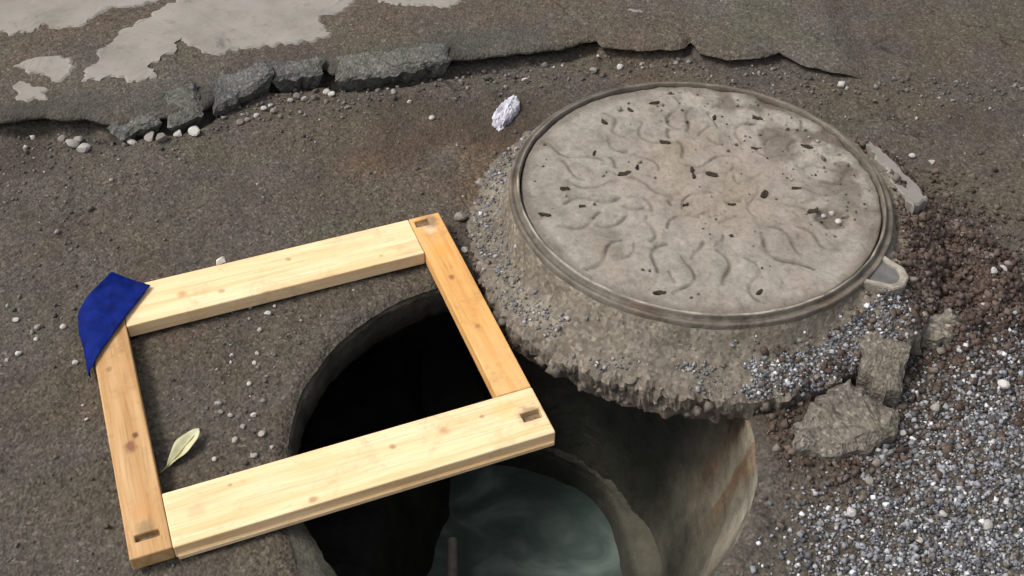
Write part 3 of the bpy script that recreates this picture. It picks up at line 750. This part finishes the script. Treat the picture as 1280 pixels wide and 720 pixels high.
# gravel bed, lower right
P = np.c_[srng.uniform(0.30, 1.75, 90000), srng.uniform(0.50, 1.42, 90000)]
P = P[srng.uniform(size=len(P)) < (gravel_mask(P[:, 0], P[:, 1]) * 0.95 + 0.02) * sstep(1.75, 1.10, P[:, 0]) * sstep(0.50, 0.80, P[:, 1])]; P = P[np.hypot(P[:, 0] - HC[0], P[:, 1] - HC[1]) > 0.395]
P = np.c_[P, gz(P[:, 0], P[:, 1])]
S = np.minimum(np.exp(srng.normal(math.log(0.0023), 0.40, len(P))), 0.0055)
tag(stone_cloud("gravel", P, S, tints(len(P), GREYS, [24, 28, 20, 6, 16, 12]), M['stones']), "blue grey crushed gravel spread at the lower right", "gravel", None, "stuff")
# gravel clinging to the collar
P = []
for _ in range(52000):
    a = srng.uniform(-0.12, 0.75); b = srng.uniform(1.18, 1.95)
    r = math.hypot(a - CC[0], b - CC[1]); az = math.degrees(math.atan2(b - CC[1], a - CC[0]))
    if r < 0.362 or r > 0.52: continue
    pr = 0.10
    az = az + 26 * float(fbm(np.array([a]), np.array([b]), 14, 3, 193)[0])
    if -88 < az < -38: pr = 1.0 if r > .372 + .02 * abs(az + 60) / 25 else .08
    if -165 < az < -120: pr = 0.30 * float(sstep(-.15, .35, fbm(np.array([a]), np.array([b]), 16, 2, 191)[0])) if .385 < r < .43 else 0.02
    if -120 <= az <= -88: pr = 0.30 * float(sstep(-.15, .35, fbm(np.array([a]), np.array([b]), 16, 2, 191)[0])) if .39 < r < .437 else 0.02
    if az > 130 or az < -165: pr = 0.22
    if -38 <= az < 50: pr = 0.05
    if srng.uniform() > pr: continue
    zc = collar_z(a, b)
    if zc is not None: P.append((a, b, zc))
P = np.array(P); S = np.minimum(np.exp(srng.normal(math.log(0.0021), 0.40, len(P))), 0.0050)
azp = np.degrees(np.arctan2(P[:, 1] - CC[1], P[:, 0] - CC[0])); blue = ((azp > -88) & (azp < -38))[:, None]
tag(stone_cloud("collar_grit", P, S, np.where(blue, tints(len(P), GREYS, [26, 32, 20, 6, 6, 6]), tints(len(P), [(.13, .13, .14), (.20, .20, .215), (.28, .275, .275), (.45, .45, .46), (.15, .127, .10)], [24, 28, 18, 4, 26])), M['stones'], 0.55), "small grey stones stuck on the collar slope", "grit", None, "stuff")
P = []; 
for _ in range(170):
    az = math.radians(srng.uniform(-165, -40)); i_ = int(round((az % (2 * np.pi)) / (2 * np.pi) * NS)) % NS
    r = outer[i_] - srng.uniform(-.003, .016); P.append((CC[0] + r * math.cos(az), CC[1] + r * math.sin(az), srng.uniform(-.008, .026)))
o = stone_cloud("lip_clods", np.array(P), np.exp(srng.normal(math.log(0.0062), 0.45, len(P))), tints(len(P), [(.075, .058, .046), (.12, .098, .08), (.17, .145, .12), (.23, .21, .185)], [30, 35, 22, 8]), M['stones'], 1.0, jit=0.38)
o.parent = head; o["kind"] = "stuff"; o["label"] = "brown clods hanging along the broken front lip"
# soil crumbs beside the head
P = []
while len(P) < 9000:
    if len(P) < 5600: a, b = srng.normal(0.80, 0.085), srng.normal(1.50, 0.15)
    elif len(P) < 7400:
        r, az = srng.uniform(.375, .50), math.radians(srng.uniform(-42, 28)); a, b = CC[0] + r * math.cos(az), CC[1] + r * math.sin(az)
        if math.hypot((a - .64) / .05, (b - 1.44) / .05) < 1: continue
    else: a, b = srng.normal(0.56, 0.10), srng.normal(1.20, 0.08)
    if math.hypot(a - CC[0], b - CC[1]) < 0.37 or math.hypot(a - HC[0], b - HC[1]) < 0.39: continue
    P.append((a, b))
P = np.array(P); ZG = gz(P[:, 0], P[:, 1]); ZC = [collar_z(a, b) for a, b in P]
P = np.c_[P, [max(g_, c_) if c_ is not None else g_ for g_, c_ in zip(ZG, ZC)]]
S = np.minimum(np.exp(srng.normal(math.log(0.0028), 0.50, len(P))), 0.0085)
tag(stone_cloud("soil_crumbs", P, S, tints(len(P), [(.055, .036, .028), (.085, .058, .045), (.115, .086, .068), (.19, .16, .135)], [32, 38, 24, 6]), M['stones'], 0.6, jit=0.42), "crumbled dark brown soil heaped right of the manhole cover", "soil", None, "stuff")
# loose grit over the road
P = np.c_[srng.uniform(-1.15, 1.15, 13000), srng.uniform(0.82, 2.3, 13000)]
dens = 0.30 + 0.7 * sstep(-0.1, 0.5, fbm(P[:, 0], P[:, 1], 5, 3, 231)) + 1.3 * sstep(.15, .0, np.abs(P[:, 1] - crack_y(P[:, 0]) + .045))
dens = dens + 1.2 * np.exp(-(np.hypot((P[:, 0] + .42), (P[:, 1] - 1.2) / 1.6) / .09) ** 2) + 0.8 * np.exp(-(np.hypot(P[:, 0] + .03, (P[:, 1] - 1.72) / 2) / .09) ** 2)
ok = (srng.uniform(size=len(P)) < dens * 0.40) & (np.hypot(P[:, 0] - HC[0], P[:, 1] - HC[1]) > 0.42) & (np.hypot(P[:, 0] - CC[0], P[:, 1] - CC[1]) > 0.43) & (P[:, 1] < crack_y(P[:, 0]) + 0.005)
P = P[ok]; P = np.c_[P, gz(P[:, 0], P[:, 1])]
S = np.exp(srng.normal(math.log(0.0021), 0.42, len(P))) * (1 + 0.55 * sstep(.12, .0, np.abs(P[:, 1] - crack_y(P[:, 0]) + .04)))
tag(stone_cloud("road_grit", P, S, tints(len(P), [(.08, .072, .064), (.12, .11, .10), (.19, .175, .155), (.36, .34, .32)], [34, 34, 22, 6]), M['stones'], 0.55), "fine loose grit scattered over the asphalt road", "grit", None, "stuff")

# ------------------------------------------------------------------ single pebbles
def pebble_mesh(seed, flat=0.7):
    r = np.random.default_rng(seed); V, F = ICO2
    n1 = r.normal(size=(7, 3)); n1 /= np.linalg.norm(n1, axis=1)[:, None]
    d = V.copy()
    for k in n1:                                           # chip flats off a ball
        h = r.uniform(0.55, 0.9); s = d @ k
        d = d - np.maximum(s - h, 0)[:, None] * k
    d = d * np.array([1.0, r.uniform(.7, 1.0), flat * r.uniform(.7, 1.0)])
    me = bpy.data.meshes.new("pebble"); me.from_pydata(d.tolist(), [], F.tolist()); me.materials.append(M['pebble']); return me
PEB = [pebble_mesh(300 + k) for k in range(7)]
prng = np.random.default_rng(9)
ORD = ['leftmost', 'second from the left', 'third from the left', 'fourth from the left', 'fifth from the left', 'sixth from the left', 'seventh from the left', 'eighth from the left', 'ninth from the left', 'tenth from the left', 'eleventh from the left', 'twelfth from the left', 'thirteenth from the left', 'fourteenth from the left', 'fifteenth from the left', 'sixteenth from the left', 'seventeenth from the left', 'eighteenth from the left', 'nineteenth from the left', 'twentieth from the left', 'twenty first from the left', 'twenty second from the left', 'twenty third from the left', 'twenty fourth from the left']
def across(p):
    d = Vector((p[0], p[1], -1.45)); return d.dot(_x2) / d.dot(_f)
def pebbles(pts, size, label, group, zf=gz):
    pts = sorted(pts, key=across); noun = label
    for k, (a, b) in enumerate(pts):
        label = noun + ", " + ORD[k]
        o = bpy.data.objects.new("pebble", PEB[int(prng.integers(0, 7))]); COL.objects.link(o)
        s = size * prng.uniform(.7, 1.35)
        zz = zf(np.array([a]), np.array([b])); zz = float(np.ravel(zz)[0])
        o.location = (a, b, zz + s * 0.35); o.rotation_euler = (prng.uniform(-.3, .3), prng.uniform(-.3, .3), prng.uniform(0, 6.28)); o.scale = (s, s, s)
        tag(o, label, "pebble", group)
pebbles([(-0.946, 1.926), (-0.906, 1.915), (-0.889, 1.887), (-0.915, 1.900)], 0.0125, "white pebble at the left end of the broken pavement edge", "white pebbles at the left end of the crack")
pebbles([(-0.798, 1.915), (-0.761, 1.928), (-0.735, 1.922), (-0.705, 1.942), (-0.671, 1.945)], 0.0115, "pale grey pebble lying below the tilted edge chunks", "pale pebbles below the tilted chunks")
pebbles([(-0.585, 1.986), (-0.570, 1.996), (-0.554, 2.012), (-0.542, 2.035), (-0.53, 2.05), (-0.478, 2.085), (-0.49, 2.07), (-0.415, 2.105), (-0.404, 2.098), (-0.46, 2.075), (-0.52, 2.03)], 0.0085, "small pale pebble along the middle of the broken pavement edge", "pale pebbles along the middle of the crack")
pebbles([(-0.284, 2.13), (-0.27, 2.11), (-0.231, 2.077), (-0.363, 2.052), (-0.179, 2.02), (0.063, 2.19), (0.02, 2.17)], 0.0075, "small pale pebble on the road below the long edge chunk", "pale pebbles below the long edge chunk")
pebbles([(0.175, 2.213), (0.287, 2.25), (0.236, 2.23), (0.31, 2.235)], 0.0095, "pale pebble between the manhole cover and the crack", "pale pebbles behind the manhole cover")
pebbles([(-0.475, 1.319), (-0.433, 1.325), (-0.434, 1.303), (-0.434, 1.256), (-0.477, 1.212), (-0.405, 1.221), (-0.453, 1.189), (-0.428, 1.164), (-0.435, 1.137), (-0.422, 1.438), (-0.43, 1.417), (-0.438, 1.378), (-0.375, 1.125), (-0.4, 1.106), (-0.461, 1.1), (-0.47, 1.195), (-0.415, 1.19), (-0.395, 1.15)], 0.0055, "small light pebble inside the wooden frame", "light pebbles inside the wooden frame")
pebbles([(-0.894, 1.429), (-0.869, 1.396), (-0.824, 1.377), (-0.78, 1.379), (-0.819, 1.349), (-0.838, 1.316), (-0.854, 1.301), (-0.735, 1.295), (-0.683, 1.175), (-0.803, 1.784)], 0.0054, "small light pebble on the road left of the wooden frame", "light pebbles left of the wooden frame")
pebbles([(-0.068, 1.799), (-0.035, 1.75), (-0.102, 1.69), (-0.09, 1.60)], 0.010, "pale pebble at the left foot of the manhole collar", "pale pebbles left of the manhole collar")
pebbles([(0.828, 1.92), (0.864, 1.899)], 0.0085, "light pebble on the bare road right of the manhole cover", "light pebbles right of the manhole cover")
pebbles([(0.75, 1.60), (0.775, 1.555), (0.79, 1.50), (0.86, 1.51), (0.84, 1.62), (0.90, 1.55), (0.755, 1.535), (0.83, 1.44)], 0.0085, "buff stone in the brown soil beside the hinge pocket", "buff stones in the soil heap")
pebbles([(0.63, 1.17), (0.56, 1.08), (0.70, 1.23), (0.52, 1.02), (0.74, 1.12), (0.66, 1.02), (0.82, 1.27), (0.61, 0.97), (0.47, 1.00), (0.72, 1.00)], 0.0085, "white stone lying in the blue grey gravel", "white stones in the gravel")

pebbles([(0.562, 1.592), (0.585, 1.575), (0.578, 1.600), (0.60, 1.588)], 0.0075, "small stone in the sunken pocket near the cover's right edge", "stones in the cover pocket", lambda a, b: lid_z(float(a[0]), float(b[0])))

# ------------------------------------------------------------------ broken chunks
EDGE = [([(-0.852, 1.938), (-0.756, 1.985), (-0.738, 1.955), (-0.815, 1.905)], .034, "long low asphalt chunk lying at the left of the broken edge chunks"),
        ([(-0.753, 2.041), (-0.684, 2.072), (-0.655, 1.982), (-0.723, 1.945)], .046, "squarish grey asphalt chunk, second of the broken edge from the left"),
        ([(-0.672, 2.082), (-0.549, 2.158), (-0.532, 2.115), (-0.560, 2.070), (-0.642, 1.998)], .050, "largest tilted asphalt chunk of the broken edge, with a cracked face"),
        ([(-0.541, 2.158), (-0.429, 2.188), (-0.422, 2.130), (-0.53, 2.106)], .052, "short asphalt chunk between the tilted chunk and the long edge chunk"),
        ([(-0.412, 2.195), (-0.28, 2.225), (-0.156, 2.25), (-0.146, 2.198), (-0.27, 2.145), (-0.398, 2.125)], .045, "long narrow asphalt chunk along the broken pavement edge")]
def chunk(name, pts, h, zbase, tilt, mat, label, cat, group, seed, under=-0.001, inset=0.012, jag=0.005, rgh=0.006):
    ctr = np.mean(np.array(pts), 0)
    o = slab_obj(name, pts, lambda a, b: zbase + h + tilt[0] * (np.asarray(a) - ctr[0]) + tilt[1] * (np.asarray(b) - ctr[1]), h + 0.006, mat, None, seed, jag, rgh, 0.006, inset, 0.0, under)
    return tag(o, label, cat, group)
for i, (pts, h, lab) in enumerate(EDGE):
    chunk("asphalt_chunk", pts, h * 0.82, 0.0, (0.0, 0.22), M['chunk'], lab, "asphalt chunk", "asphalt chunks along the broken edge", 240 + i, 0.020)
RUB = [([(0.62, 1.400), (0.652, 1.390), (0.665, 1.314), (0.640, 1.240), (0.603, 1.222), (0.577, 1.267), (0.585, 1.33)], .042, (-.1, .15), "broken mortar slab standing against the right of the collar, upper of two"),
       ([(0.457, 1.179), (0.508, 1.23), (0.561, 1.262), (0.594, 1.228), (0.625, 1.197), (0.612, 1.156), (0.56, 1.130), (0.506, 1.113), (0.455, 1.13)], .030, (.05, .12), "flat broken mortar slab beside the shaft rim, lower of two"),
       ([(0.685, 1.38), (0.715, 1.419), (0.76, 1.43), (0.778, 1.392), (0.746, 1.349), (0.698, 1.348)], .040, (.1, -.1), "pale clod in the soil below the hinge pocket")]
for i, (pts, h, tl, lab) in enumerate(RUB):
    chunk("mortar_slab", pts, h, (0.026, 0.004, 0.012)[i], tl, M['slab'], lab, "rubble", "broken mortar pieces right of the shaft", 260 + i, inset=0.016, jag=0.006, rgh=0.011)

# ------------------------------------------------------------------ stick, leaf, scrap, chip, flakes
def tube(name, path, radii, mat, parent=None, n=10):
    V = []; path = [Vector(p) for p in path]
    for i, p in enumerate(path):
        d = (path[min(i + 1, len(path) - 1)] - path[max(i - 1, 0)]).normalized()
        a = d.orthogonal().normalized(); b = d.cross(a)
        for k in range(n):
            an = 2 * math.pi * k / n; V.append(p + (a * math.cos(an) + b * math.sin(an)) * radii[i])
    F = [tuple(f) for f in grid_faces(len(path), n, True)] + [tuple(range(n))[::-1], tuple(range((len(path) - 1) * n, len(path) * n))]
    return mesh_np(name, np.array([tuple(v) for v in V]), F, mat, True, None, parent)
st = tube("stick", [(-0.100, 1.06, -0.60), (-0.104, 1.17, -0.545), (-0.107, 1.24, -0.52), (-0.109, 1.295, -0.498)], [.0115, .0112, .0108, .0102], M['stick'])
tag(st, "grey stick poking up out of the water in the shaft", "stick")

lf = empty("leaf", (-0.5135, 1.1125, float(gz(np.array([-.5135]), np.array([1.1125]))[0]) + 0.004), math.radians(60.5))
tag(lf, "pale yellow green leaf lying inside the wooden frame", "leaf")
nu, nv = 18, 7; V = []
for i in range(nu):
    s = i / (nu - 1); xx = -0.036 + 0.078 * s; w = 0.0145 * math.sin(math.pi * min(1, s * 0.97 + 0.015)) ** 0.85 * (0.75 + 0.5 * s) * (1 if s < .98 else .25)
    for j in range(nv):
        q = j / (nv - 1) * 2 - 1
        V.append((xx, w * q, 0.009 * abs(q) ** 1.5 * math.sin(math.pi * s) + 0.012 * s * s + 0.0012 * math.sin(s * 14 + q)))
blade = mesh_np("blade", np.array(V), grid_faces(nu, nv), M['leaf'], True, None, lf)
so = blade.modifiers.new("solid", 'SOLIDIFY'); so.thickness = 0.0006
tube("stem", [(-0.050, 0.002, 0.0), (-0.040, 0.0, 0.001), (-0.02, 0.0, 0.0018), (0.03, 0, 0.0085)], [.0012, .0012, .0010, .0006], M['leaf_stem'], lf, 6)

bm = bmesh.new(); bmesh.ops.create_icosphere(bm, subdivisions=4, radius=1.0)
for v in bm.verts:
    a, b, c = v.co
    d = 1 + 0.38 * float(fbm(np.array([a * 1.3 + c]), np.array([b * 1.3 - c * .7]), 2.2, 4, 281, 0.6)[0]) - 0.25 * abs(float(vnoise(np.array([a * 3 + c * 2]), np.array([b * 3 - c]), 283)[0]))
    v.co = Vector((a * d * 0.024, b * d * 0.062, max(-0.2, c * d) * 0.020))
bm.transform(Matrix.Translation((-0.022, 2.035, float(gz(np.array([-.022]), np.array([2.035]))[0]) + 0.005)) @ Matrix.Rotation(-0.3, 4, 'Z'))
tag(bm_obj("crumpled_scrap", bm, M['scrap'], None, False), "whitish lilac crumpled scrap on the road left of the manhole cover", "scrap")

cu, cv = -0.087, 0.289
cw = (FR_C[0] + cu * math.cos(FR_TH) - cv * math.sin(FR_TH), FR_C[1] + cu * math.sin(FR_TH) + cv * math.cos(FR_TH))
bm = bmesh.new()
for p in [(-.010, -.004, 0), (.008, -.006, .001), (.011, .003, .006), (-.004, .006, .004), (-.006, -.002, .008), (.006, .001, .011)]: bm.verts.new(p)
bmesh.ops.convex_hull(bm, input=list(bm.verts)); bm.transform(Matrix.Translation((cw[0], cw[1], TT)) @ Matrix.Rotation(0.7, 4, 'Z'))
tag(bm_obj("wood_chip", bm, M['chip']), "tiny white chip on the far edge of the wooden frame", "chip")

FL = [((0.37, 1.699), .0105, -25), ((0.46, 1.642), .0105, 48), ((0.334, 1.71), .008, 85), ((0.206, 1.698), .0095, 20), ((0.232, 1.719), .006, 80), ((0.094, 1.65), .0085, 8), ((0.055, 1.571), .0085, -10), ((0.248, 1.377), .0085, 10), ((0.291, 1.793), .008, -15), ((0.395, 1.878), .006, 75), ((0.123, 1.598), .006, 5), ((0.314, 1.611), .006, 30), ((0.522, 1.663), .0065, 0), ((0.465, 1.788), .008, -12), ((0.416, 1.386), .007, 50), ((0.566, 1.792), .009, -20), ((0.335, 1.69), .006, 90), ((0.398, 1.615), .005, 0), ((0.152, 1.758), .0055, 70), ((0.545, 1.60), .010, 30), ((0.48, 1.885), .009, -30), ((0.28, 1.93), .008, 15), ((0.175, 1.86), .008, -60), ((0.23, 1.905), .007, -50)]
frng = np.random.default_rng(17)
FL.sort(key=lambda e: across(e[0]))
for q_, ((a, b), s, ang) in enumerate(FL):
    bm = bmesh.new(); ca, sa = math.cos(math.radians(ang)), math.sin(math.radians(ang))
    n = 9; top = []; bot = []
    for k in range(n):
        t_ = 2 * math.pi * k / n; rx = 1.2 * s * (1 + .35 * frng.uniform(-1, 1)); ry = s * 0.62 * (1 + .4 * frng.uniform(-1, 1))
        px_, py_ = rx * math.cos(t_), ry * math.sin(t_)
        top.append(bm.verts.new((px_ * ca - py_ * sa, px_ * sa + py_ * ca, 0.0030 + 0.0015 * math.cos(t_ * 2)))); bot.append(bm.verts.new((px_ * ca - py_ * sa, px_ * sa + py_ * ca, 0.0)))
    bm.faces.new(top); bm.faces.new(bot[::-1])
    for k in range(n): bm.faces.new((bot[k], bot[(k + 1) % n], top[(k + 1) % n], top[k]))
    bm.transform(Matrix.Translation((a, b, lid_z(a, b) - 0.0008)))
    tag(bm_obj("dark_flake", bm, M['flake']), "dark debris flake on the manhole cover, " + ORD[q_], "debris", "dark flakes on the manhole cover")

P = []
while len(P) < 170:
    a = srng.uniform(0, 2 * np.pi); r = 0.315 * math.sqrt(srng.uniform(0, 1)); xx, yy = r * math.cos(a), r * math.sin(a)
    w = 0.12 + 0.75 * float(sstep(0.04, 0.26, xx * 0.75 + yy * 0.66)) + 0.5 * math.exp(-(math.hypot(xx - .232, yy + .077) / .05) ** 2)
    if srng.uniform() < w: P.append((CC[0] + xx, CC[1] + yy, lid_z(CC[0] + xx, CC[1] + yy)))
P = np.array(P)
tag(stone_cloud("dirt_crumbs", P, np.exp(srng.normal(math.log(0.0020), 0.40, len(P))), tints(len(P), [(.05, .038, .03), (.10, .082, .064), (.17, .15, .125), (.36, .33, .30)], [18, 34, 34, 10]), M['stones'], 0.5), "fine dirt crumbs strewn over the manhole cover", "dirt", None, "stuff")
